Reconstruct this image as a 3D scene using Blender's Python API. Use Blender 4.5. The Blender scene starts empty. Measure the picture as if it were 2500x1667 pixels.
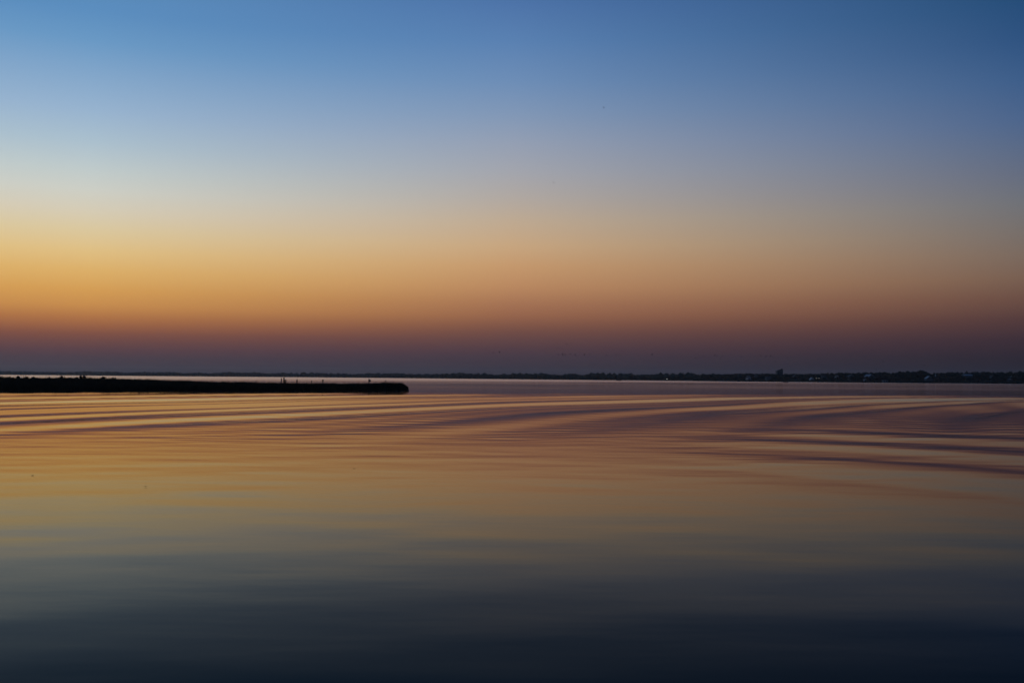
import bpy, math, random
import numpy as np
from mathutils import Vector, Matrix

random.seed(7)
rng = np.random.default_rng(11)
scene = bpy.context.scene
col = scene.collection

# ------------------------------------------------------------------ camera
F = 2450.0                      # focal length in pixels of a 2500 px wide frame
CAM_H = 2.5
PITCH = math.radians(2.07)
ROLL = math.atan(0.0072)
cam_pos = Vector((0, 0, CAM_H))
fwd = Vector((0, math.cos(PITCH), math.sin(PITCH)))
r0 = Vector((1, 0, 0))
u0 = Vector((0, -math.sin(PITCH), math.cos(PITCH)))
right = r0 * math.cos(ROLL) + u0 * math.sin(ROLL)
up = u0 * math.cos(ROLL) - r0 * math.sin(ROLL)
cd = bpy.data.cameras.new('camera')
cd.sensor_width = 36.0
cd.lens = 36.0 * F / 2500.0
cd.clip_start = 0.1
cd.clip_end = 40000
cam = bpy.data.objects.new('camera', cd)
col.objects.link(cam)
m = Matrix((right, up, -fwd)).transposed().to_4x4()
m.translation = cam_pos
cam.matrix_world = m
scene.camera = cam

def ray(x, y):
    return (right * ((x - 1250) / F) + up * ((833.5 - y) / F) + fwd)

def at(x, y, dist):
    """world point seen at photo pixel x, y at a distance dist along the view"""
    d = ray(x, y)
    return cam_pos + d * (dist / d.y)

def horizon(x):
    return 922.3 + 0.0072 * (x - 1250)

# ------------------------------------------------------------------ view
scene.view_settings.view_transform = 'Standard'
scene.view_settings.look = 'None'
scene.view_settings.exposure = 0.0
scene.view_settings.gamma = 1.0
scene.view_settings.use_curve_mapping = False
scene.cycles.use_denoising = True
scene.cycles.max_bounces = 6
scene.cycles.volume_bounces = 1
scene.cycles.glossy_bounces = 3

# ------------------------------------------------------------------ world: clear sky some minutes after sunset
def lin(c):
    c = c / 255.0
    return c / 12.92 if c <= 0.04045 else ((c + 0.055) / 1.055) ** 2.4

SUN_AZ = math.radians(-42)      # where the sun went down, left of the frame
def elev(x, y):
    d = ray(x, y)
    return math.degrees(math.atan2(d.z, math.hypot(d.x, d.y)))

# clear-sky colours by elevation towards the glow, and 42 and 68 degrees round from it
SKY_GLOW = [(0, (92, 142, 191)), (75, (106, 153, 197)), (150, (128, 165, 202)), (250, (152, 180, 208)), (330, (172, 193, 207)),
            (400, (193, 204, 204)), (450, (206, 208, 199)), (500, (215, 206, 184)), (550, (221, 202, 160)), (600, (226, 194, 134)),
            (650, (224, 179, 107)), (700, (216, 160, 86)), (740, (202, 142, 78)), (770, (177, 116, 70)), (790, (156, 99, 68)),
            (810, (130, 82, 67)), (830, (110, 73, 69)), (850, (92, 65, 70)), (870, (75, 61, 70)), (903, (53, 50, 60))]
SKY_SIDE = [(0, (77, 115, 168)), (100, (90, 129, 178)), (200, (110, 142, 183)), (280, (130, 152, 183)), (350, (149, 160, 180)),
            (420, (164, 166, 174)), (480, (177, 169, 163)), (540, (192, 171, 147)), (600, (201, 167, 129)), (650, (199, 154, 110)),
            (700, (188, 138, 97)), (740, (168, 117, 85)), (770, (152, 102, 76)), (790, (134, 89, 71)), (810, (115, 77, 68)),
            (830, (99, 69, 68)), (850, (84, 61, 67)), (870, (70, 56, 66)), (907, (47, 44, 55))]
SKY_FAR = [(0, (33, 76, 122)), (100, (42, 82, 131)), (200, (57, 94, 142)), (300, (73, 102, 145)), (370, (88, 107, 139)),
           (430, (99, 110, 133)), (500, (110, 115, 124)), (560, (117, 113, 113)), (620, (123, 109, 101)), (680, (122, 98, 85)),
           (730, (109, 80, 71)), (780, (84, 60, 61)), (830, (59, 45, 55)), (870, (44, 37, 47)), (905, (31, 30, 41))]
ZENITH = (25, 55, 98)
def stops(tab, x):
    out = []
    for y, c in tab[::-1]:
        out.append((max(0.0, elev(x, y)), c))
    top = out[-1][1]
    out.append((38, tuple(0.55 * a + 0.45 * b for a, b in zip(top, ZENITH))))
    out.append((75, ZENITH))
    return out
RAMPS = [stops(SKY_GLOW, 60), stops(SKY_SIDE, 1250), stops([(y, tuple(.945 * q for q in c)) for y, c in SKY_FAR], 2440),
         [(0, (22, 24, 34)), (3, (27, 28, 38)), (8, (36, 37, 50)), (14, (34, 46, 70)), (22, (26, 52, 86)), (38, (24, 53, 94)), (75, ZENITH)]]
ANGS = [19, 42, 71, 124]

world = bpy.data.worlds.new('World')
scene.world = world
world.use_nodes = True
nt = world.node_tree
nt.nodes.clear()
def N(t, tree=None, **kw):
    n = (tree or nt).nodes.new(t)
    for k, v in kw.items():
        setattr(n, k, v)
    return n
def math_node(op, a, b=None, tree=None):
    t = tree or nt
    n = t.nodes.new('ShaderNodeMath')
    n.operation = op
    for i, v in enumerate((a, b)):
        if v is None:
            continue
        if isinstance(v, (int, float)):
            n.inputs[i].default_value = v
        else:
            t.links.new(v, n.inputs[i])
    return n.outputs[0]
tc = N('ShaderNodeTexCoord')
nrm = N('ShaderNodeVectorMath', operation='NORMALIZE')
nt.links.new(tc.outputs['Generated'], nrm.inputs[0])
sep = N('ShaderNodeSeparateXYZ')
nt.links.new(nrm.outputs[0], sep.inputs[0])
sx, sy, sz = sep.outputs
el = math_node('MULTIPLY', math_node('ARCSINE', sz), 180 / math.pi)
fac = math_node('SQRT', math_node('MAXIMUM', math_node('DIVIDE', el, 90.0), 0.0))
az = math_node('ARCTAN2', sx, sy)
ang = math_node('MULTIPLY', math_node('ARCCOSINE', math_node('COSINE', math_node('SUBTRACT', az, SUN_AZ))), 180 / math.pi)
prev = None
for i, st in enumerate(RAMPS):
    cr = N('ShaderNodeValToRGB')
    cr.color_ramp.interpolation = 'LINEAR'
    e = cr.color_ramp.elements
    while len(e) < len(st):
        e.new(0.5)
    for k, (deg, c) in enumerate(st):
        e[k].position = math.sqrt(deg / 90.0)
        e[k].color = (lin(c[0]), lin(c[1]), lin(c[2]), 1)
    nt.links.new(fac, cr.inputs[0])
    if prev is None:
        prev = cr.outputs[0]
    else:
        mr = N('ShaderNodeMapRange')
        mr.inputs['From Min'].default_value = ANGS[i - 1]
        mr.inputs['From Max'].default_value = ANGS[i]
        nt.links.new(ang, mr.inputs['Value'])
        mx = N('ShaderNodeMix', data_type='RGBA')
        nt.links.new(mr.outputs[0], mx.inputs[0])
        nt.links.new(prev, mx.inputs[6])
        nt.links.new(cr.outputs[0], mx.inputs[7])
        prev = mx.outputs[2]
bg = N('ShaderNodeBackground')
bg.inputs[1].default_value = 1.0
nt.links.new(prev, bg.inputs[0])
wo = N('ShaderNodeOutputWorld')
nt.links.new(bg.outputs[0], wo.inputs[0])
world.cycles.sampling_method = 'MANUAL'
world.cycles.sample_map_resolution = 1024

# ------------------------------------------------------------------ helpers
def tag(o, label=None, cat=None, group=None, kind=None):
    for k, v in (('label', label), ('category', cat), ('group', group), ('kind', kind)):
        if v:
            o[k] = v
    return o

def link(name, mesh, parent=None, loc=None):
    o = bpy.data.objects.new(name, mesh)
    col.objects.link(o)
    if parent:
        o.parent = parent
    if loc is not None:
        o.location = loc
    return o

def empty(name, loc, rz=0.0):
    o = bpy.data.objects.new(name, None)
    o.empty_display_size = 0.2
    o.location = loc
    o.rotation_euler = (0, 0, rz)
    col.objects.link(o)
    return o

def np_mesh(name, verts, faces, mat=None, smooth=False):
    """faces: int array (n,3) or (n,4)"""
    me = bpy.data.meshes.new(name)
    verts = np.asarray(verts, dtype=np.float32)
    faces = np.asarray(faces, dtype=np.int32)
    n, k = faces.shape
    me.vertices.add(len(verts))
    me.vertices.foreach_set('co', verts.ravel())
    me.loops.add(n * k)
    me.loops.foreach_set('vertex_index', faces.ravel())
    me.polygons.add(n)
    me.polygons.foreach_set('loop_start', np.arange(0, n * k, k, dtype=np.int32))
    me.polygons.foreach_set('loop_total', np.full(n, k, dtype=np.int32))
    if smooth:
        me.polygons.foreach_set('use_smooth', np.ones(n, dtype=bool))
    me.update(calc_edges=True)
    if mat:
        me.materials.append(mat)
    return me

class MB:
    """small mesh builder"""
    def __init__(self):
        self.v, self.f = [], []
    def box(self, c, s, rz=0.0):
        b = len(self.v)
        ca, sa = math.cos(rz), math.sin(rz)
        for dz in (-.5, .5):
            for dx, dy in ((-.5, -.5), (.5, -.5), (.5, .5), (-.5, .5)):
                x, y = dx * s[0], dy * s[1]
                self.v.append((c[0] + x * ca - y * sa, c[1] + x * sa + y * ca, c[2] + dz * s[2]))
        for q in ((3, 2, 1, 0), (4, 5, 6, 7), (0, 1, 5, 4), (1, 2, 6, 5), (2, 3, 7, 6), (3, 0, 4, 7)):
            self.f.append(tuple(b + i for i in q))
        return self
    def prism(self, pts, y0, y1):
        """polygon given in x,z extruded along y"""
        b = len(self.v); n = len(pts)
        self.v += [(x, y0, z) for x, z in pts] + [(x, y1, z) for x, z in pts]
        self.f.append(tuple(b + i for i in range(n)))
        self.f.append(tuple(b + n + i for i in reversed(range(n))))
        for i in range(n):
            j = (i + 1) % n
            self.f.append((b + j, b + i, b + n + i, b + n + j))
        return self
    def rings(self, rings, cap=True):
        b = len(self.v); n = len(rings[0])
        for r in rings:
            self.v += [tuple(p) for p in r]
        for k in range(len(rings) - 1):
            for i in range(n):
                j = (i + 1) % n
                self.f.append((b + k * n + i, b + k * n + j, b + (k + 1) * n + j, b + (k + 1) * n + i))
        if cap:
            self.f.append(tuple(b + i for i in reversed(range(n))))
            self.f.append(tuple(b + (len(rings) - 1) * n + i for i in range(n)))
        return self
    def tube(self, path, radii, n=8):
        rings = []
        for (p, r) in zip(path, radii):
            rings.append([(p[0] + r * math.cos(a * 2 * math.pi / n), p[1] + r * math.sin(a * 2 * math.pi / n), p[2]) for a in range(n)])
        return self.rings(rings)
    def mesh(self, name, mat, smooth=False):
        me = bpy.data.meshes.new(name)
        me.from_pydata(self.v, [], self.f)
        if smooth:
            for p in me.polygons:
                p.use_smooth = True
        me.materials.append(mat)
        return me

def mat_noise(name, c0, c1, scale=2.0, rough=0.85, bump=0.0, stretch=(1, 1, 1)):
    mt = bpy.data.materials.new(name)
    mt.use_nodes = True
    t = mt.node_tree
    b = t.nodes['Principled BSDF']
    tc = t.nodes.new('ShaderNodeTexCoord')
    mp = t.nodes.new('ShaderNodeMapping')
    mp.inputs['Scale'].default_value = stretch
    nz = t.nodes.new('ShaderNodeTexNoise')
    nz.inputs['Scale'].default_value = scale
    nz.inputs['Detail'].default_value = 5
    cr = t.nodes.new('ShaderNodeValToRGB')
    cr.color_ramp.elements[0].position = 0.3
    cr.color_ramp.elements[1].position = 0.7
    cr.color_ramp.elements[0].color = (*c0, 1)
    cr.color_ramp.elements[1].color = (*c1, 1)
    t.links.new(tc.outputs['Object'], mp.inputs[0])
    t.links.new(mp.outputs[0], nz.inputs['Vector'])
    t.links.new(nz.outputs[0], cr.inputs[0])
    t.links.new(cr.outputs[0], b.inputs['Base Color'])
    b.inputs['Roughness'].default_value = rough
    b.inputs['Specular IOR Level'].default_value = 0.2
    if bump:
        bp = t.nodes.new('ShaderNodeBump')
        bp.inputs['Strength'].default_value = bump
        t.links.new(nz.outputs[0], bp.inputs['Height'])
        t.links.new(bp.outputs[0], b.inputs['Normal'])
    return mt

M_leaf = mat_noise('foliage', (.016, .022, .011), (.034, .042, .020), 0.6, 0.9)
M_wood_far = mat_noise('far_foliage', (.022, .030, .016), (.042, .052, .026), 0.08, 0.9)
M_bark = mat_noise('bark', (.035, .028, .022), (.06, .05, .04), 3, 0.9, 0.3)
M_grass = mat_noise('marsh_grass', (.018, .018, .009), (.040, .036, .018), 0.5, 0.85)
M_mud = mat_noise('mud', (.012, .010, .008), (.028, .024, .018), 0.7, 0.8, 0.3)
M_land = mat_noise('shore_soil', (.025, .024, .016), (.05, .046, .032), 0.03, 0.95)
M_post = mat_noise('weathered_timber', (.03, .026, .022), (.07, .06, .05), 6, 0.85, 0.3, (1, 1, .2))
M_white = mat_noise('pale_clapboard', (.40, .41, .42), (.5, .5, .5), 1.5, 0.6, 0.05, (.2, .2, 6))
M_grey = mat_noise('grey_shingle', (.10, .10, .10), (.15, .15, .145), 2.0, 0.8, 0.1)
M_roof = mat_noise('dark_roof', (.05, .05, .052), (.09, .088, .085), 2.0, 0.85, 0.1)
M_roofpale = mat_noise('pale_roof', (.28, .29, .30), (.36, .36, .36), 2.0, 0.6)
M_glass = mat_noise('window_glass', (.02, .022, .026), (.03, .032, .036), 1.0, 0.08)
M_hull = mat_noise('dark_hull', (.03, .032, .04), (.05, .052, .06), 2.0, 0.35)
M_metal = mat_noise('dull_metal', (.10, .10, .10), (.16, .16, .16), 4.0, 0.5)
M_bird = mat_noise('bird_feathers', (.03, .03, .03), (.06, .058, .055), 10.0, 0.8)
M_dead = mat_noise('dead_leaf', (.03, .018, .008), (.06, .035, .015), 20.0, 0.6)
def mat_emit(name, c, s):
    mt = bpy.data.materials.new(name)
    mt.use_nodes = True
    b = mt.node_tree.nodes['Principled BSDF']
    b.inputs['Base Color'].default_value = (*c, 1)
    b.inputs['Emission Color'].default_value = (*c, 1)
    b.inputs['Emission Strength'].default_value = s
    return mt

# ------------------------------------------------------------------ water
def vnoise(x, y, seed):
    """smooth value noise in -1..1 on a lattice of 1 unit"""
    g = np.random.default_rng(seed).uniform(-1, 1, (256, 256))
    xi, yi = np.floor(x).astype(int), np.floor(y).astype(int)
    fx, fy = x - xi, y - yi
    fx = fx * fx * (3 - 2 * fx); fy = fy * fy * (3 - 2 * fy)
    def G(a, b):
        return g[a % 256, b % 256]
    return (G(xi, yi) * (1 - fx) + G(xi + 1, yi) * fx) * (1 - fy) + (G(xi, yi + 1) * (1 - fx) + G(xi + 1, yi + 1) * fx) * fy
def sstep(a, b, x):
    t = np.clip((x - a) / (b - a), 0, 1)
    return t * t * (3 - 2 * t)

def build_water():
    fine = np.radians(np.linspace(-33, 33, 640))
    coarse = np.radians(np.linspace(33, 327, 74)[1:-1])
    th = np.concatenate([fine, coarse])
    K = 1003.5 * CAM_H
    r_near = np.linspace(0.6, 7.0, 14)[:-1]
    r_mid = K / np.arange(K / 7.0, 9.6, -0.36)
    r_far = K / np.linspace(9.5, 0.40, 64)
    R = np.concatenate([r_near, r_mid, r_far])
    dR = np.gradient(R)
    TH, RR = np.meshgrid(th, R)
    DR = np.repeat(dR[:, None], len(th), 1)
    X = RR * np.sin(TH); Y = RR * np.cos(TH)
    def lod(lam_y, dr):
        return np.clip((lam_y / dr - 2.2) / 2.5, 0, 1)
    H = np.zeros_like(X)
    # long wake waves: wide arcs of crests crossing the middle distance
    warp = 1.6 * vnoise(X / 22, Y / 45, 3) + 0.7 * vnoise(X / 9, Y / 18, 4)
    env = (sstep(34, 62, Y + 6 * vnoise(X / 14, Y / 30, 5)) * (0.75 + 0.35 * vnoise(X / 18, Y / 40, 6)) + 0.75 * sstep(58, 105, Y)) * (0.9 + 1.35 * sstep(-10, 75, X)) * (1 - 0.93 * sstep(140, 178, Y + 16 * vnoise(X / 30, Y / 22, 14) + 7 * vnoise(X / 9, Y / 8, 15)))
    RW = np.hypot(X - 186, Y + 21) - warp
    for lam, slope, ph in ((8.6, 0.040, 0.0), (5.1, 0.018, 2.0), (17.0, 0.010, 4.0), (3.3, 0.010, 1.0)):
        k = 2 * math.pi / lam
        H += env * slope / k * np.cos(k * (RW - 207.0) + math.pi + ph) * lod(lam * 2, DR)
    # a second train fanning out across the right foreground
    RC = np.hypot(X + 5 + 0.5 * vnoise(X / 9, Y / 9, 9), Y - 15 + 0.9 * vnoise(X / 7, Y / 11, 10))
    env2 = sstep(0.10, 0.36, X / np.maximum(Y, 1)) * sstep(12, 20, RC) * (0.85 + 0.15 * sstep(20, 29, RC)) * (1 - sstep(37, 45, RC)) * (0.85 + 0.4 * vnoise(X / 6, Y / 8, 8))
    for lam, slope, ph in ((8.4, 0.025, 0.0), (3.7, 0.004, 0.6), (2.1, 0.004, 1.9)):
        k = 2 * math.pi / lam
        H += env2 * slope / k * np.cos(k * (RC - 29.2) + ph) * lod(lam, DR)
    # wind ripples: many short trains, mostly running towards or away from the viewer
    patch = 0.65 + 0.45 * vnoise(X / 11, Y / 16, 12) + 0.25 * vnoise(X / 3.5, Y / 5, 13)
    amp = (0.05 + 0.95 * sstep(16, 62, Y)) * np.clip(patch, 0.1, 2) * (1 - 0.6 * sstep(170, 260, Y))
    r2 = np.random.default_rng(21)
    for i in range(60):
        lam = math.exp(r2.uniform(math.log(0.45), math.log(3.2)))
        a = math.radians(r2.normal(90, 17))
        slope = 0.0031 + 0.0010 * (1.6 < lam < 3.6)
        k = 2 * math.pi / lam
        ph = r2.uniform(0, 6.28)
        H += amp * slope / k * np.cos(k * (X * math.cos(a) + Y * math.sin(a)) + ph + 1.3 * vnoise(X / 6, Y / 6, 40 + i)) * lod(lam / abs(math.sin(a)), DR)
    # slow glassy undulation close by
    amp3 = 1 - sstep(30, 60, Y)
    for i in range(14):
        lam = math.exp(r2.uniform(math.log(1.6), math.log(5.5)))
        a = math.radians(r2.normal(90, 34))
        k = 2 * math.pi / lam
        H += amp3 * 0.0012 / k * np.cos(k * (X * math.cos(a) + Y * math.sin(a)) + r2.uniform(0, 6.28) + 2.0 * vnoise(X / 5, Y / 4, 90 + i))
    V = np.stack([X, Y, H], -1).reshape(-1, 3)
    nr, nc = X.shape
    i = np.arange(nr - 1)[:, None] * nc
    j = np.arange(nc)[None, :]
    jn = (j + 1) % nc
    Fq = np.stack([i + j, i + nc + j, i + nc + jn, i + jn], -1).reshape(-1, 4)
    # inner disc
    c = len(V)
    V = np.vstack([V, [[0, 0, 0]]])
    tri = np.stack([np.full(nc, c), np.arange(nc), (np.arange(nc) + 1) % nc, (np.arange(nc) + 1) % nc], -1)
    me = np_mesh('water', V, Fq[:, ::-1], None, True)
    # breeze: where the surface is ruffled by wind rather than glassy
    ruf = sstep(420, 1000, Y + 0.42 * (-X) + 120 * vnoise(X / 180, Y / 260, 30))
    strk = np.clip(0.5 + 0.9 * vnoise(X / 90, Y / 22, 31), 0, 1) * sstep(180, 330, Y)
    ruffle = np.concatenate([np.clip(0.85 * ruf + 0.30 * strk + 0.12 * sstep(150, 200, Y), 0, 1).ravel(), [0]]).astype(np.float32)
    at_ = me.attributes.new('ruffle', 'FLOAT', 'POINT')
    at_.data.foreach_set('value', ruffle)
    return me

def water_material():
    mt = bpy.data.materials.new('still_water')
    mt.use_nodes = True
    t = mt.node_tree
    t.nodes.clear()
    L = t.links.new
    tc = t.nodes.new('ShaderNodeTexCoord')
    mp = t.nodes.new('ShaderNodeMapping')
    mp.inputs['Scale'].default_value = (0.35, 1.0, 1.0)
    L(tc.outputs['Object'], mp.inputs[0])
    nz = t.nodes.new('ShaderNodeTexNoise')
    nz.inputs['Scale'].default_value = 1.1
    nz.inputs['Detail'].default_value = 3
    nz.inputs['Roughness'].default_value = 0.45
    L(mp.outputs[0], nz.inputs['Vector'])
    bp = t.nodes.new('ShaderNodeBump')
    bp.inputs['Strength'].default_value = 1.0
    bp.inputs['Distance'].default_value = 0.0035
    L(nz.outputs[0], bp.inputs['Height'])
    at_ = t.nodes.new('ShaderNodeAttribute')
    at_.attribute_name = 'ruffle'
    rough = math_node('ADD', math_node('MULTIPLY', at_.outputs['Fac'], 0.10, t), 0.055, t)
    lw = t.nodes.new('ShaderNodeLayerWeight')
    lw.inputs[0].default_value = 0.5
    L(bp.outputs[0], lw.inputs['Normal'])
    fc = t.nodes.new('ShaderNodeFloatCurve')
    cv = fc.mapping.curves[0]
    pts = [(0, 0.015), (0.55, 0.022), (0.70, 0.030), (0.76, 0.060), (0.81, 0.14), (0.86, 0.275), (0.905, 0.465), (0.94, 0.62), (0.97, 0.76), (1, 0.98)]
    cv.points[0].location = pts[0]
    cv.points[1].location = pts[-1]
    for p in pts[1:-1]:
        cv.points.new(*p)
    fc.mapping.update()
    L(lw.outputs['Facing'], fc.inputs['Value'])
    df = t.nodes.new('ShaderNodeBsdfDiffuse')
    df.inputs[0].default_value = (.006, .010, .012, 1)
    gl = t.nodes.new('ShaderNodeBsdfGlossy')
    gl.inputs['Color'].default_value = (1, 1, 1, 1)
    L(rough, gl.inputs['Roughness'])
    L(bp.outputs[0], gl.inputs['Normal'])
    mx = t.nodes.new('ShaderNodeMixShader')
    L(fc.outputs[0], mx.inputs[0])
    L(df.outputs[0], mx.inputs[1])
    L(gl.outputs[0], mx.inputs[2])
    out = t.nodes.new('ShaderNodeOutputMaterial')
    L(mx.outputs[0], out.inputs['Surface'])
    return mt

wm = build_water()
wm.materials.append(water_material())
water = link('water', wm)
tag(water, 'calm tidal water with long wake ripples mirroring the sunset sky', 'water', kind='structure')

# ------------------------------------------------------------------ far shore
SHORE = [(-1500, 3900), (-700, 3800), (0, 3600), (200, 3200), (350, 2784), (750, 2660), (1040, 2110), (1350, 1612), (1660, 1430),
         (1690, 1290), (1760, 1240), (1900, 1180), (2100, 1094), (2300, 1090), (2500, 1080), (2800, 1040), (3400, 980), (4200, 900)]
SX = np.array([s[0] for s in SHORE], float); SD = np.array([s[1] for s in SHORE], float)
def shoreD(x):
    return float(np.interp(x, SX, SD))
def build_land():
    xs = np.linspace(-1500, 4200, 420)
    rows = [(0, -1.0), (0.6, 0.10), (4, 0.55), (20, 1.1), (70, 1.6), (300, 2.0), (900, 2.2), (1500, -1.0)]
    V = []
    for dx, z in rows:
        for i, x in enumerate(xs):
            D = shoreD(x) + 5 * math.sin(x * .031) + 3 * math.sin(x * .083 + 1)
            zz = z if z < 0.3 else z * (1 + .25 * math.sin(x * .05 + dx))
            V.append(((x - 1250) / F * D, D + dx, zz))
    n = len(xs)
    Fq = [(k * n + i, k * n + i + 1, (k + 1) * n + i + 1, (k + 1) * n + i) for k in range(len(rows) - 1) for i in range(n - 1)]
    return np_mesh('far_shore', V, Fq, M_land, True)
land = link('far_shore', build_land())
tag(land, 'low dark shoreline across the water', 'shore', kind='structure')

def ico(sub):
    import bmesh
    bm = bmesh.new()
    bmesh.ops.create_icosphere(bm, subdivisions=sub, radius=1.0)
    bm.verts.ensure_lookup_table()
    v = np.array([x.co[:] for x in bm.verts]); f = np.array([[q.index for q in p.verts] for p in bm.faces])
    bm.free()
    return v, f
ICO1 = ico(1); ICO2 = ico(2)

def leaf_cloud(n, centers, radii, size, g, flat=0.8):
    """triangular leaf sprays spread through a set of lobes"""
    k = g.integers(0, len(centers), n)
    d = g.normal(size=(n, 3)); d /= np.linalg.norm(d, axis=1)[:, None]
    rad = g.uniform(0.62, 1.06, n)[:, None]
    p = np.asarray(centers)[k] + d * rad * np.asarray(radii)[k]
    a = g.normal(size=(n, 3)); a /= np.linalg.norm(a, axis=1)[:, None]
    b = np.cross(a, d + 0.3 * g.normal(size=(n, 3))); b /= np.maximum(1e-6, np.linalg.norm(b, axis=1))[:, None]
    s = size * g.uniform(0.5, 1.3, n)[:, None]
    v = np.stack([p - a * s * .5, p + a * s * .5 + b * s * .2, p + b * s], 1).reshape(-1, 3)
    f = np.arange(3 * n).reshape(-1, 3)
    return v, f

# tree tops of the far wood as seen in the photograph
TOPX = [-900, -300, 0, 60, 200, 350, 450, 620, 700, 900, 1040, 1200, 1280, 1320, 1420, 1520, 1620, 1680, 1780, 1900, 2050, 2150, 2230, 2350, 2900]
TOPY = [903, 904, 905.3, 906.3, 907, 907.5, 909, 908.6, 909.3, 911, 911.6, 911.0, 911.5, 911.6, 911.2, 911.6, 910.8, 911, 911.2, 911.8, 911.5, 909.5, 909, 909, 907.5]
def build_wood():
    g = np.random.default_rng(5)
    Vs, Fs, off = [], [], 0
    x = -1100.0
    while x < 2900:
        D0 = shoreD(min(x, 1655)) if x < 1660 else max(shoreD(x) + 120, 1440 - (x - 1660) * .5)
        step = 7.5 / D0 * F
        bumpy = 1 + .10 * math.sin(x * .035) + .07 * math.sin(x * .09 + 2)
        for row in range(4):
            D = D0 + 9 + row * 11 + g.uniform(-4, 4)
            xx = x + g.uniform(-.6, .6) * step
            ty = np.interp(xx, TOPX, TOPY)
            top = CAM_H + (horizon(xx) - ty) / F * D
            h = (top - 1.0) * g.uniform(0.74, 1.0) * min(1.12, bumpy) * (0.8 if row == 0 else 1.0)
            rx = g.uniform(4.5, 7.5)
            v, f = ICO1
            nv = v * (1 + .22 * g.uniform(-1, 1, len(v)))[:, None]
            cx = (xx - 1250) / F * D
            nv = nv * [rx, rx, h * .56] + [cx, D, 1.0 + h * .46]
            Vs.append(nv); Fs.append(f + off); off += len(nv)
            lv, lf = leaf_cloud(36, [[cx, D, 1.0 + h * .5]], [[rx, rx, h * .54]], 2.0, g)
            Vs.append(lv); Fs.append(lf + off); off += len(lv)
        x += step
    return np_mesh('distant_wood', np.vstack(Vs), np.vstack(Fs), M_wood_far)
wood = link('distant_wood', build_wood())
tag(wood, 'far-off band of dark woodland fading blue along the horizon', 'woodland', kind='stuff')

# individual trees of the nearer right-hand shore
def crown_mesh(seed, conical=False):
    g = np.random.default_rng(seed)
    lob, rad = [], []
    for i in range(7):
        a = g.uniform(0, 6.28); rr = g.uniform(.1, .32)
        z = g.uniform(.38, .8)
        lob.append([rr * math.cos(a), rr * math.sin(a), z])
        q = g.uniform(.17, .27)
        rad.append([q, q, q * .85])
    lob.append([0, 0, .82]); rad.append([.17, .17, .17])
    Vs, Fs, off = [], [], 0
    for c, r in zip(lob, rad):
        v, f = ICO1
        nv = v * (1 + .18 * g.uniform(-1, 1, len(v)))[:, None] * np.array(r) * .85 + c
        Vs.append(nv); Fs.append(f + off); off += len(nv)
    lv, lf = leaf_cloud(420, lob, rad, .085, g)
    Vs.append(lv); Fs.append(lf + off)
    return np_mesh('crown', np.vstack(Vs), np.vstack(Fs), M_leaf)
def trunk_mesh(seed):
    g = random.Random(seed)
    b = MB()
    b.tube([(0, 0, -.04), (.01, 0, .2), (.02 * g.uniform(-1, 1), .01, .45), (.02, .01, .7)], [.035, .027, .02, .008], 7)
    for k in range(3):
        a = g.uniform(0, 6.28)
        b.tube([(0, 0, .25 + .06 * k), (.1 * math.cos(a), .1 * math.sin(a), .42 + .05 * k), (.2 * math.cos(a), .2 * math.sin(a), .55 + .05 * k)], [.015, .01, .004], 5)
    return b.mesh('trunk', M_bark)
CROWNS = [crown_mesh(s) for s in range(100, 108)]
TRUNKS = [trunk_mesh(s) for s in range(4)]
def add_tree(x, D, height, width, label, group):
    t = empty('tree', ((x - 1250) / F * D, D, 1.0), random.uniform(0, 6.28))
    t.scale = (width, width, height)
    link('trunk', random.choice(TRUNKS), t)
    link('crown', random.choice(CROWNS), t)
    tag(t, label, 'tree', group)
    return t
RTX = [1690, 1735, 1800, 1850, 1950, 2000, 2040, 2100, 2150, 2178, 2192, 2218, 2236, 2262, 2270, 2300, 2350, 2400, 2450, 2500, 2700]
RTY = [914, 912.5, 912, 911.5, 911.5, 912, 909.5, 908, 907.5, 909.5, 906.5, 905.5, 907, 907.5, 908.5, 907.5, 908, 907.5, 907.0, 905.5, 905]
REG = [(1815, 'at the left end of the right shore'), (1890, 'around the farthest left house'), (1930, 'by the tall block'),
       (2005, 'between tall block and two dim lamps'), (2105, 'between the two dim lamps and the slanting roof'),
       (2160, 'around the thin mast'), (2300, 'around the round-topped tree'), (2400, 'by the big house with pale eave'), (9999, 'near the right edge')]
for row, (dd, fr, st) in enumerate(((62, 1.0, 11), (36, .86, 15), (16, .58, 17))):
    x = 1722 + row * 5
    while x < 2620:
        xx = x + random.uniform(-3, 3)
        D = shoreD(xx) + dd + random.uniform(-6, 6)
        top = CAM_H + (horizon(xx) - np.interp(xx, RTX, RTY)) / F * D - 1.0
        h = top * fr * random.uniform(.93, 1.04 if row == 0 else 1.02)
        w = random.uniform(11, 15.5) * (1.0 if row < 2 else .85)
        reg = [q for lim, q in REG if xx < lim][0]
        kind = ('tall dark skyline tree', 'mid-height dark tree', 'low dark waterside tree')[row]
        add_tree(xx, D, h, w, kind + ' ' + reg, kind + 's ' + reg)
        x += st * random.uniform(.75, 1.15)
D = shoreD(2253) + 66
add_tree(2253, D, CAM_H + (horizon(2253) - 903.0) / F * D - 1.0, 13, 'tallest round-topped tree standing clear above the wooded right shore', None)
D = shoreD(2217) + 66
add_tree(2216, D, CAM_H + (horizon(2216) - 904.6) / F * D - 1.0, 12, 'second tallest tree just left of the round-topped one on the right shore', None)

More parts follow.
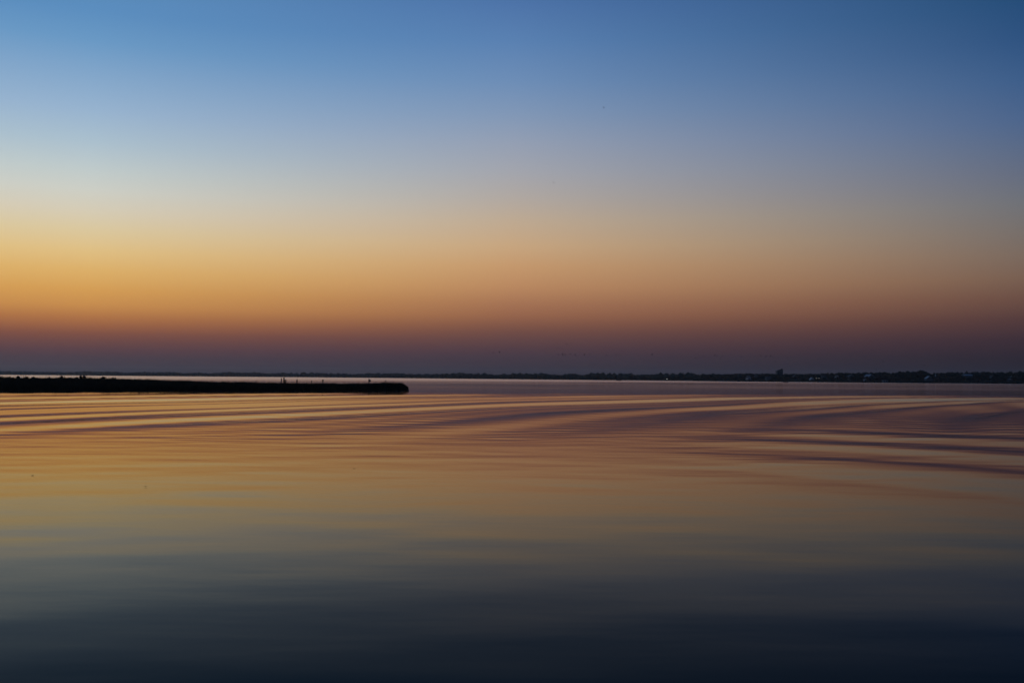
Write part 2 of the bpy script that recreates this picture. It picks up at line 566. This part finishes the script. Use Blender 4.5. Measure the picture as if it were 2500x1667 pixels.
def build_under():
    g = np.random.default_rng(8)
    Vs, Fs, off = [], [], 0
    x = 1700.0
    while x < 2900:
        for dd in (5, 24, 48, 75):
            xx = x + g.uniform(-3, 3); D = shoreD(xx) + dd + g.uniform(-2, 4)
            cx = (xx - 1250) / F * D
            hh = g.uniform(1.3, 2.6) if dd < 10 else g.uniform(2.6, 4.2)
            rx = g.uniform(2.2, 4.2)
            v, f = ICO1
            nv = v * (1 + .25 * g.uniform(-1, 1, len(v)))[:, None] * [rx, rx * .8, hh * .6] + [cx, D, .5 + hh * .4]
            Vs.append(nv); Fs.append(f + off); off += len(nv)
            lv, lf = leaf_cloud(30, [[cx, D, .5 + hh * .45]], [[rx, rx, hh * .6]], 1.0, g)
            Vs.append(lv); Fs.append(lf + off); off += len(lv)
        x += 7
    return np_mesh('undergrowth', np.vstack(Vs), np.vstack(Fs), M_leaf)
tag(link('undergrowth', build_under()), 'dark bushy undergrowth along the foot of the wooded right shore', 'undergrowth', kind='stuff')

# ------------------------------------------------------------------ houses on the right shore
def house(x, D, w, dp, hw, hr, label, wall=M_white, roof=M_roof, rz=0.0, gable_front=True, chim=True, windows=2, base=1.0):
    """gabled house; x in photo pixels, its front looks at the viewer"""
    h = empty('house', ((x - 1250) / F * D, D, base), rz)
    b = MB()
    if gable_front:
        b.prism([(-w / 2, -.6), (w / 2, -.6), (w / 2, hw), (0, hw + hr), (-w / 2, hw)], 0, dp)
    else:
        b.box((0, dp / 2, hw / 2 - .3), (w, dp, hw + .6))
        bb = len(b.v)
        for xx in (-w / 2, w / 2):
            b.v += [(xx, 0, hw + .002), (xx, dp, hw + .002), (xx, dp / 2, hw + hr)]
        b.f += [(bb, bb + 1, bb + 2), (bb + 3, bb + 5, bb + 4)]
    link('wall', b.mesh('wall', wall), h)
    r = MB()
    t = .18; ov = .35
    if gable_front:
        s = hr / (w / 2)
        xe, ze = w / 2 + ov, hw - ov * s
        r.prism([(-xe, ze + .02), (0, hw + hr + .02), (xe, ze + .02), (xe, ze + t + .02), (0, hw + hr + t * 1.3), (-xe, ze + t + .02)], -ov, dp + ov)
    else:
        s = hr / (dp / 2)
        ye, ze = dp / 2 + ov, hw - ov * s
        rr = MB()
        rr.prism([(-ye, ze + .02), (0, hw + hr + .02), (ye, ze + .02), (ye, ze + t + .02), (0, hw + hr + t * 1.3), (-ye, ze + t + .02)], -w / 2 - ov, w / 2 + ov)
        r.v = [(y, x + dp / 2, z) for x, y, z in rr.v]
        r.f = [tuple(reversed(f)) for f in rr.f]
    ro = link('roof', r.mesh('roof', roof), h)
    if chim:
        c = MB().box((w * .22, dp * .55, hw + hr * .8 + .5), (.6, .6, 1.8))
        link('chimney', c.mesh('chimney', M_grey), ro)
    n = max(1, windows)
    for i in range(n):
        wx = (i - (n - 1) / 2) * w / (n + .2)
        for z in ([hw * .45, hw * .8] if hw > 4.5 else [hw * .55]):
            wf = link('window', MB().box((wx, -.03, z), (1.1, .10, 1.4)).mesh('window', M_white if wall is not M_white else M_grey), h)
            link('pane', MB().box((wx, -.09, z), (.86, .03, 1.16)).mesh('pane', M_glass), wf)
    link('door', MB().box((w * .32, -.04, .95), (.95, .07, 2.1)).mesh('door', M_grey), h)
    tag(h, label, 'house')
    return h

def HD(x, d):
    return shoreD(x) + d
house(1830, HD(1830, 9), 4.0, 8, 3.6, 2.4, 'pale gabled house behind the trees, farthest left of the houses on the right shore', rz=.1, windows=1)
house(1848, HD(1848, 30), 5, 7, 5.6, 2.0, 'small pale house above the trees just right of the farthest left one', wall=M_grey, windows=1, chim=False)
house(1878, HD(1878, 12), 6, 8, 3.2, 1.8, 'low grey house under the trees left of the tall block', wall=M_grey, gable_front=False)
house(1943, HD(1943, 26), 3.6, 7, 5.4, 1.8, 'narrow grey house among trees right of the tall block', wall=M_grey, windows=1, chim=False)
house(1984, HD(1984, 6), 4.2, 7, 2.0, 2.2, 'small white steep-gabled cottage beside two lamps near the water', windows=1, chim=False, roof=M_roofpale)
house(2016, HD(2016, 24), 7, 8, 4.6, 2.0, 'grey house with a broad roof just right of the two lamps', wall=M_grey, gable_front=False)
house(2045, HD(2045, 18), 3.0, 6, 5.6, 1.6, 'narrow pale house standing alone between two wooded clumps', windows=1, chim=False)
house(2080, HD(2080, 22), 6.5, 8, 5.4, 2.2, 'two-storey pale house left of the house with the slanting pale roof', wall=M_grey)
house(2128, HD(2128, 14), 9.5, 8, 4.6, 3.4, 'broad house with a pale slanting roof below the thin mast', wall=M_grey, roof=M_roofpale, rz=.35)
house(2113, HD(2113, 8), 2.4, 3, 2.6, 1.2, 'tiny pale shed left of the house with the slanting roof', windows=1, chim=False)
house(2162, HD(2162, 3), 5.0, 4, 1.4, .5, 'low pale boathouse at the water right of the slanting roof', gable_front=False, chim=False, windows=2)
house(2270, HD(2270, 10), 6.5, 7, 4.0, 2.4, 'pale house with a rounded look left of the house with a pointed turret', wall=M_grey, roof=M_roofpale, chim=False)
house(2365, HD(2365, 26), 9, 9, 7.6, 1.2, 'big house with a long flat pale eave high among trees on the far right', wall=M_grey, roof=M_roofpale, gable_front=False, windows=3, chim=False)
house(2424, HD(2424, 20), 4, 6, 5.2, 2.0, 'small grey house half hidden in trees right of the big one', wall=M_grey, windows=1)
house(2465, HD(2465, 14), 5.5, 6, 3.8, 2.0, 'grey house with a small pale roof near the right edge of the picture', wall=M_grey, roof=M_roofpale, gable_front=False)
house(2478, HD(2478, 34), 6, 7, 6.8, 2.4, 'pale-roofed house highest on the wooded slope at the right edge', wall=M_grey, roof=M_roofpale)
tur = house(2286, HD(2286, 12), 6.4, 7, 3.0, 1.6, 'house with a tall pointed pale turret between trees on the right shore', wall=M_grey, gable_front=False, chim=False)
b = MB()
for z0, z1, ra, rb in ((3.2, 5.4, .9, .8), (5.4, 9.6, .95, .05)):
    b.rings([[(r * math.cos(k * math.pi / 4), 2.2 + r * math.sin(k * math.pi / 4), z) for k in range(8)] for z, r in ((z0, ra), (z1, rb))])
link('turret', b.mesh('turret', M_white), tur)

# the tall block rising above the tree line
D = 1330
tb = empty('tall_building', ((1905 - 1250) / F * D, D, 1.0))
s = D / F
ztop = CAM_H + (horizon(1905) - 900.5) * s - 1.0
zl = CAM_H + (horizon(1905) - 905.5) * s - 1.0
wx = 6.9 * s
link('wall', MB().prism([(-wx, -.6), (wx, -.6), (wx, ztop - 1.4), (wx * .2, ztop - 1.6), (-wx * .8, zl - .3), (-wx, zl - .7)], 0, 9).mesh('wall', M_grey), tb)
rf = link('roof', MB().prism([(-wx - .3, zl - .65), (-wx * .8, zl - .25), (wx * .2, ztop - 1.55), (wx + .3, ztop - 1.35), (wx + .3, ztop - .9), (wx * .2, ztop - .8), (-wx * .75, zl + .45), (-wx - .3, zl - .1)], -.4, 9.4).mesh('roof', M_roof), tb)
link('roof_hut', MB().box((wx * .78, 4, ztop - .35), (1.6, 3, 1.1)).mesh('roof_hut', M_roof), rf)
for k in range(4):
    for q in range(3):
        z = 1.6 + k * 3.1
        wf = link('window', MB().box(((q - 1) * 2.2, -.03, z), (1.2, .1, 1.5)).mesh('window', M_metal), tb)
        link('pane', MB().box(((q - 1) * 2.2, -.09, z), (.96, .03, 1.26)).mesh('pane', M_glass), wf)
tag(tb, 'dark tall block with a slanting roof rising alone above the treetops on the right', 'building')

# thin mast
D = HD(2140, 50)
ms = empty('radio_mast', ((2140 - 1250) / F * D, D, 1.0))
hm = CAM_H + (horizon(2140) - 898.8) / F * D - 1.0
link('pole', MB().tube([(0, 0, -.3), (0, 0, hm * .6), (0, 0, hm)], [.22, .16, .09], 8).mesh('pole', M_metal), ms)
link('crossarm', MB().box((0, 0, hm * .93), (1.3, .06, .06)).mesh('crossarm', M_metal), ms)
tag(ms, 'thin dark mast sticking up above the trees of the right shore', 'mast')

# lit lamps on the shore
def lamp(x, y, D, base, e, label, group=None):
    p = at(x, y, D)
    o = empty('street_lamp', (p.x, p.y, base))
    h = p.z - base
    link('pole', MB().tube([(0, .12, -.3), (0, .12, h * .6), (0, .12, h - .05)], [.07, .06, .05], 8).mesh('pole', M_metal), o)
    b = MB()
    b.rings([[(r * math.cos(k * math.pi / 5), r * math.sin(k * math.pi / 5), h + z) for k in range(10)] for z, r in ((-.2, .06), (-.13, .17), (0, .21), (.13, .17), (.2, .06))])
    link('lamp_head', b.mesh('lamp_head', mat_emit('lit_lamp', (1.0, .97, .9), e), True), o)
    tag(o, label, 'lamp', group)
lamp(1628, 924.0, shoreD(1628) - 2, 0.0, 7.0, 'single bright white lamp on the shore below the middle of the far wood')
lamp(1993, 923.5, HD(1993, 3), .3, 0.9, 'left of the two dim lamps beside the white steep-gabled cottage')
lamp(1999.5, 923.5, HD(2000, 3), .3, 1.1, 'right of the two dim lamps beside the white steep-gabled cottage')

# ------------------------------------------------------------------ boats
def boat(x, D, L, label, console=True, rz=0.0):
    o = empty('motorboat' if console else 'rowing_boat', ((x - 1250) / F * D, D, 0.0), rz)
    n = 9
    rings = []
    for i in range(n):
        t = i / (n - 1)
        bx = (t - .5) * L
        wd = .30 * L * .5 * (1 - max(0, (t - .45) / .55) ** 2.2) + .02
        sh = .55 + .35 * max(0, t - .4) ** 1.5
        ke = -.18 + .25 * max(0, t - .75)
        rings.append([(bx, -wd, sh), (bx, -wd * .75, ke + .12), (bx, 0, ke), (bx, wd * .75, ke + .12), (bx, wd, sh), (bx, wd * .88, sh - .06), (bx, wd * .7, .22), (bx, -wd * .7, .22), (bx, -wd * .88, sh - .06)])
    hull = MB().rings(rings)
    hl = link('hull', hull.mesh('hull', M_hull), o)
    link('thwart', MB().box((-L * .18, 0, .42), (.35, L * .24, .06)).mesh('thwart', M_post), o)
    if console:
        link('console', MB().prism([(-.35, .24), (.4, .24), (.3, 1.05), (-.25, 1.0)], -.4, .4).mesh('console', M_hull), o)
        link('windscreen', MB().prism([(.27, 1.06), (.31, 1.06), (.16, 1.45), (.12, 1.45)], -.38, .38).mesh('windscreen', M_glass), o)
        mt = link('outboard', MB().box((-L * .5 - .16, 0, .62), (.3, .32, .5)).box((-L * .5 - .16, 0, .1), (.14, .1, .6)).mesh('outboard', M_hull), o)
    else:
        for sgn in (-1, 1):
            link('oar', MB().box((.1, sgn * L * .12, .6), (2.0, .06, .05), sgn * .12).mesh('oar', M_post), o)
    tag(o, label, 'boat')
boat(1510.5, 1178, 6.0, 'small dark motorboat far out on the water, seen side-on below the middle wood', True, math.pi)
boat(1918, 957, 4.9, 'small dark boat lying low close to the wooded shore, below the tall block', False, math.pi)

# ------------------------------------------------------------------ marsh island
FRONT = [(-130, 118), (-110, 128), (-75, 147), (-62, 153), (-50, 160), (-36, 170), (-26, 176.5), (-20.5, 179.5)]
BACK = [(-130, 240), (-110, 235), (-90, 226), (-75, 216), (-60, 206), (-45, 198), (-32, 192), (-24, 187), (-20.5, 184)]
fx = np.array([p[0] for p in FRONT], float); fy = np.array([p[1] for p in FRONT], float)
bx = np.array([p[0] for p in BACK], float); by = np.array([p[1] for p in BACK], float)
def isl(x):
    w = .35 * np.sin(x * 1.3) + .25 * np.sin(x * 2.9 + 1)
    return np.interp(x, fx, fy) + w, np.interp(x, bx, by)
def gz(x, y):
    f, b = isl(x)
    t = np.clip((y - f) / np.maximum(.1, b - f), 0, 1)
    base = 0.06 + .28 * np.clip((y - f) / 3.0, 0, 1)
    upl = .62 * sstep(-50, -78, x) * np.sin(np.pi * np.clip(t, 0, 1)) ** .7 if True else 0
    return base + upl * sstep(.1, .5, t)
def build_island():
    xs = np.linspace(-130, -18.6, 190); ts = np.linspace(0, 1, 26)
    V = []
    for t in np.concatenate([[-.04], ts, [1.04]]):
        for x in xs:
            f, b = isl(x)
            if x > -20.5:
                q = math.sqrt(max(0, 1 - ((x + 20.5) / 1.9) ** 2)); mid = (f + b) / 2
                f = mid - (mid - f) * q; b = mid + (b - mid) * q
            y = f + (b - f) * t
            z = float(gz(np.array(x), np.array(y))) if 0 <= t <= 1 else -.5
            if t in (0, 1): z = .03
            V.append((x, y, z))
    n = len(xs); m_ = len(ts) + 2
    Fq = [(k * n + i, k * n + i + 1, (k + 1) * n + i + 1, (k + 1) * n + i) for k in range(m_ - 1) for i in range(n - 1)]
    return np_mesh('marsh_island', V, Fq, M_mud, True)
island = link('marsh_island', build_island())
tag(island, 'low dark marsh spit reaching into the water from the left', 'island', kind='structure')

def build_grass():
    g = np.random.default_rng(3)
    n = 200000
    x = -130 + (g.random(n) ** .9) * 111.2
    f, b = isl(x)
    u = g.random(n)
    edge = g.random(n) < .38
    y = np.where(edge, f + g.exponential(1.4, n), f + u * (b - f))
    ok = (y < b)
    tip = x > -20.5
    mid = (f + b) / 2; q = np.sqrt(np.clip(1 - ((x + 20.5) / 1.9) ** 2, 0, 1))
    ok &= ~tip | (np.abs(y - mid) < (b - f) / 2 * np.maximum(q, .05))
    x, y, f = x[ok], y[ok], f[ok]
    n = len(x)
    z = gz(x, y) - .03
    h = .86 + .13 * vnoise(x / 3.5, y / 3.5, 60) + .10 * vnoise(x / 1.1, y / 1.1, 61) + g.normal(0, .06, n)
    h *= .88 + .12 * np.clip((y - f) / 1.5, 0, 1)
    h += .20 * sstep(-27, -22, x)
    h *= 1 - .72 * sstep(-20.4, -18.5, x)
    tall = g.random(n) < np.where(x < -42, .10, .045)
    h = np.where(tall, h * g.uniform(1.08, 1.5, n), h)
    w = np.where(tall, .03, g.uniform(.03, .07, n))
    a = g.uniform(0, 6.28, n)
    dx, dy = np.cos(a), np.sin(a)
    lean = g.normal(0, .14, (n, 2)) * h[:, None]
    p0 = np.stack([x - dx * w, y - dy * w, z], -1); p1 = np.stack([x + dx * w, y + dy * w, z], -1)
    mx = x + lean[:, 0] * .35; my = y + lean[:, 1] * .35
    p2 = np.stack([mx + dx * w * .7, my + dy * w * .7, z + h * .6], -1); p3 = np.stack([mx - dx * w * .7, my - dy * w * .7, z + h * .6], -1)
    p4 = np.stack([x + lean[:, 0], y + lean[:, 1], z + h], -1)
    V = np.stack([p0, p1, p2, p3, p4], 1).reshape(-1, 3)
    i = np.arange(n)[:, None] * 5
    T = np.stack([i + [0, 1, 2], i + [0, 2, 3], i + [3, 2, 4]], 1).reshape(-1, 3)
    return np_mesh('marsh_grass', V, T, M_grass)
grass = link('marsh_grass', build_grass())
tag(grass, 'dense dark marsh grass covering the low spit on the left', 'grass', kind='stuff')

# shrubs standing out of the grass
def shrub(x, ytop, D, wpx, label, spiky=False, seed=0):
    g = np.random.default_rng(seed + 700)
    p = at(x, ytop, D)
    zb = float(gz(np.array(p.x), np.array(D))) - .05
    hgt = p.z - zb; w = wpx / F * D / 2
    o = empty('shrub', (p.x, D, zb))
    lob, rad = [], []
    for i in range(6):
        q = g.uniform(.3, .5) * w
        lx = g.uniform(-.6, .6) * w
        lob.append([lx * 1.5, g.uniform(-.5, .5) * w, hgt * g.uniform(.42, .82) * (1 - .28 * abs(lx) / w)]); rad.append([q, q, hgt * .18])
    Vs, Fs, off = [], [], 0
    lv, lf = leaf_cloud(500, lob, rad, .14 if not spiky else .1, g)
    Vs.append(lv); Fs.append(lf); off = len(lv)
    lv, lf = leaf_cloud(260, lob, [np.array(r) * .6 for r in rad], .16, g)
    Vs.append(lv); Fs.append(lf + off)
    link('foliage', np_mesh('foliage', np.vstack(Vs), np.vstack(Fs), M_leaf), o)
    b = MB()
    for k in range(9 if spiky else 6):
        a = g.uniform(0, 6.28); e = g.uniform(.2, .8) * w
        e *= 1.3
        b.tube([(0, 0, 0), (e * .5 * math.cos(a), e * .5 * math.sin(a), hgt * .5), (e * math.cos(a), e * math.sin(a), hgt * g.uniform(.8, 1.0))], [.035, .025, .012], 5)
    link('stem', b.mesh('stem', M_bark), o)
    tag(o, label, 'shrub')
shrub(4, 915.5, 178, 34, 'dark shrub at the left edge of the picture on the marsh spit', seed=1)
shrub(30, 918.2, 178, 26, 'low dark shrub second from the left edge on the marsh spit', seed=2)
shrub(55, 913.2, 178, 24, 'spiky dark shrub with bare twigs, left of the small round ones on the spit', True, 3)
shrub(83, 918.8, 178, 20, 'small rounded dark shrub right of the spiky one on the spit', seed=4)
shrub(118, 917.8, 180, 9, 'tiny dark shrub in the gap between the spiky and the twiggy shrubs', seed=5)
shrub(134, 918.8, 180, 28, 'low spreading dark shrub left of the twiggy upright one', seed=6)
shrub(153, 913.6, 182, 18, 'twiggy upright dark shrub between low ones on the spit', True, 7)
shrub(178, 918.2, 182, 32, 'ragged low dark shrub just left of the biggest shrub on the spit', seed=8)
shrub(203, 913.4, 184, 18, 'dark upright shrub leaning on the left side of the biggest one', seed=9)
shrub(221, 914.2, 184, 28, 'biggest dense dark shrub on the marsh spit', seed=10)
shrub(252, 918.2, 184, 22, 'ragged dark shrub just right of the biggest one on the spit', True, 11)
shrub(275, 918.8, 184, 16, 'thin dark shrub farthest right on the marsh spit', True, 12)

# posts standing in the marsh
def post(x, ytop, wpx, label, D=178, cap=None):
    p = at(x, ytop, D)
    zb = float(gz(np.array(p.x), np.array(D))) - .25
    o = empty('wooden_post', (p.x, D, zb))
    h = p.z - zb; r = 1.2 * wpx / F * D / 2
    lean = random.uniform(-.02, .02)
    link('shaft', MB().tube([(0, 0, 0), (lean * .5, 0, h * .5), (lean, 0, h - .03), (lean, 0, h)], [r * 1.05, r, r * .97, r * .8], 10).mesh('shaft', M_post), o)
    if cap == 'flat':
        link('cap', MB().box((lean, 0, h - .1), (r * 3, r * 3, .2)).mesh('cap', M_post), o)
    elif cap == 'ball':
        b = MB(); rr = r * 1.35
        b.rings([[(lean + rr * math.sin(q) * math.cos(k * math.pi / 4), rr * math.sin(q) * math.sin(k * math.pi / 4), h + rr * .3 - rr * math.cos(q)) for k in range(8)] for q in (.3, .9, 1.57, 2.2, 2.85)])
        link('knob', b.mesh('knob', M_post, True), o)
    elif cap == 'box':
        link('nest_box', MB().prism([(r * .8, h - .48), (r * .8 + .26, h - .42), (r * .8 + .26, h - .26), (r * .8 + .13, h - .16), (r * .8, h - .2)], -.13, .13).mesh('nest_box', M_post), o)
        link('bracket', MB().box((r * .8, 0, h - .36), (r * 1.2, .06, .05)).mesh('bracket', M_post), o)
    elif cap == 'step':
        link('brace', MB().tube([(r * 1.15, 0, 0), (r * 1.15, 0, h * .5), (r * 1.15, 0, h - .38)], [r * .45, r * .45, r * .4], 8).mesh('brace', M_post), o)
    tag(o, label, 'post', 'weathered posts standing in the marsh')
post(686.8, 923.0, 2.0, 'left post of the three close together on the marsh spit')
post(693.4, 921.0, 2.6, 'tallest thickest post, middle of the three close together on the spit', cap='step')
post(698.0, 926.0, 1.9, 'shortest post, right of the three close together on the spit')
post(725.3, 925.6, 2.3, 'single short post just right of the group of three', cap=None)
post(760.6, 929.0, 1.8, 'very short stub barely showing above the grass between two posts')
post(788.5, 926.6, 1.9, 'post with a wide flat cap in the middle of the spit', cap='flat')
post(901.0, 924.6, 2.3, 'tall post with a small box bracketed to its right side', cap='box')
post(941.0, 929.4, 1.5, 'thin post with a rounded knob nearest the tip of the spit', cap='ball')

# ------------------------------------------------------------------ birds
def bird_mesh(up_):
    b = MB()
    rings = []
    for t, r in ((-.5, .02), (-.3, .10), (-.05, .15), (.2, .12), (.32, .07), (.42, .08), (.5, .02)):
        rings.append([(r * math.cos(k * math.pi / 3), t, r * math.sin(k * math.pi / 3)) for k in range(6)])
    b.rings(rings)
    return b.mesh('body', M_bird, True)
def wing_mesh(sgn, up_):
    b = MB()
    pts = [(.05, .02, .16, -.14), (.35, up_ * .30, .18, -.12), (.7, up_ * .34, .06, -.16), (1.0, up_ * .18, -.14, -.22)]
    rings = []
    for x, z, yf, yb in pts:
        t = .05 * (1.15 - x)
        rings.append([(sgn * x, yf, z), (sgn * x, (yf + yb) / 2, z + t), (sgn * x, yb, z), (sgn * x, (yf + yb) / 2, z - t)])
    b.rings(rings)
    return b.mesh('wing', M_bird)
def tail_mesh():
    return MB().prism([(-.05, -.012), (.05, -.012), (.09, .012), (-.09, .012)], -.72, -.44).mesh('tail', M_bird)
BODY = bird_mesh(0); TAIL = tail_mesh()
WINGS = {u: (wing_mesh(-1, u), wing_mesh(1, u)) for u in (1.3, .5, -.6)}
def bird(x, y, D, span_px, label, group=None, u=None):
    p = at(x, y, D)
    o = empty('bird', p, random.choice((-1, 1)) * math.pi / 2 + random.uniform(-.5, .5))
    s = 1.6 * span_px / F * D / 2
    o.scale = (s, s, s)
    o.rotation_euler[1] = random.choice((-1, 1)) * random.uniform(.55, 1.05)
    link('body', BODY, o); link('tail', TAIL, o)
    w = WINGS[u if u is not None else random.choice((1.3, .5, -.6))]
    link('wing', w[0], o); link('wing', w[1], o)
    tag(o, label, 'bird', group)
bird(1474, 263, 130, 4.0, 'lone dark bird gliding high in the blue sky above the middle', u=.5)
bird(1352, 446, 150, 3.2, 'tiny lone bird in the grey part of the sky below the highest one', u=.5)
bird(1219.5, 859, 700, 5.0, 'right and larger bird of the pair low over the middle wood', u=-.6)
bird(1204, 861, 700, 3.6, 'left and smaller bird of the pair low over the middle wood', u=1.3)
bird(1189, 851, 700, 2.6, 'faint bird just above and left of the pair over the middle wood')
bird(1383.7, 839.5, 700, 3.0, 'highest bird of the low flock, alone above the left end of its line', u=1.3)
bird(1374, 865, 700, 5.6, 'largest bird, at the left end of the long low flock', u=-.6)
bird(1872.6, 857, 700, 3.4, 'bird flying just above the right end of the long low flock', u=1.3)
FL = [(1362, 850), (1363, 864.5), (1380, 866), (1392.5, 864.5), (1404, 866), (1427, 866), (1440.6, 864.5), (1481, 867), (1505, 866),
      (1513, 867), (1592, 865.7), (1639, 874), (1698, 874), (1718, 870), (1745, 867.6), (1750, 870), (1759.5, 875), (1764, 869),
      (1809.5, 870.5), (1858, 868), (1870, 870), (1881, 869.5), (1887, 870.5), (1922.6, 872.4), (1893, 882), (2156, 882), (2256.5, 892), (2284, 893)]
for x, y in FL:
    lone = {2156: 'tiny lone bird low in the sky right of the thin mast', 2256.5: 'tiny bird just above the round-topped tree', 2284: 'tiny bird low over trees right of the round-topped tree', 1922.6: 'tiny bird just right of and above the tall block', 1893: 'tiny bird close above the left side of the tall block', 1592: 'darkest bird alone in the middle of the long low flock'}.get(x)
    s = {1404: 4.6, 1592: 5.4, 1427: 4.2}.get(x, random.uniform(3.0, 3.9))
    bird(x, y, 700 + random.uniform(-40, 60), s, lone or 'tiny dark bird in the long low flock strung out above the far shore', None if lone else 'birds of the long low flock')

# ------------------------------------------------------------------ leaves afloat
def float_leaf(x, y, L, label, rz):
    d = ray(x, y); t = -CAM_H / d.z
    p = cam_pos + d * t
    o = empty('floating_leaf', (p.x, p.y, .012), rz)
    n = 9
    top, bot = [], []
    for i in range(n):
        q = i / (n - 1); xx = (q - .5) * L; w = .26 * L * math.sin(math.pi * min(1, q * .96 + .02)) ** .8
        zc = .25 * L * (2 * (q - .5)) ** 2 * .5
        top.append((xx, w, zc + w * .35)); bot.append((xx, -w, zc + w * .35))
    b = MB()
    b.v = top + [((i / (n - 1) - .5) * L, 0, .25 * L * (2 * (i / (n - 1) - .5)) ** 2 * .5) for i in range(n)] + bot
    b.f = [(i, n + i, n + i + 1, i + 1) for i in range(n - 1)] + [(n + i, 2 * n + i, 2 * n + i + 1, n + i + 1) for i in range(n - 1)]
    nb = len(b.v)
    b.v += [(x_, y_, z_ - .004) for x_, y_, z_ in b.v]
    b.f += [tuple(nb + k for k in reversed(f)) for f in b.f[:2 * (n - 1)]]
    link('blade', b.mesh('blade', M_dead), o)
    link('stalk', MB().box((L * .58, 0, .12 * L), (L * .22, .008, .008)).mesh('stalk', M_dead), o)
    tag(o, label, 'leaf')
float_leaf(79, 1161, .052, 'small dark leaf afloat on the water at the far left', .2)
float_leaf(355, 1188, .046, 'small dark leaf afloat on the water, nearest the viewer', -.3)
float_leaf(864, 1144, .045, 'faint small leaf afloat on the water toward the middle', .5)

# ------------------------------------------------------------------ air
def build_haze():
    mt = bpy.data.materials.new('evening_haze')
    mt.use_nodes = True
    t = mt.node_tree
    t.nodes.clear()
    pv = t.nodes.new('ShaderNodeVolumePrincipled')
    pv.inputs['Color'].default_value = (.90, .84, .80, 1)
    pv.inputs['Density'].default_value = 0.7e-4
    pv.inputs['Anisotropy'].default_value = 0.5
    out = t.nodes.new('ShaderNodeOutputMaterial')
    t.links.new(pv.outputs[0], out.inputs['Volume'])
    b = MB().box((0, 0, 29.0), (14000, 14000, 62.0))
    o = link('haze', b.mesh('haze', mt))
    tag(o, 'thin evening haze over the water', 'haze', kind='stuff')
build_haze()
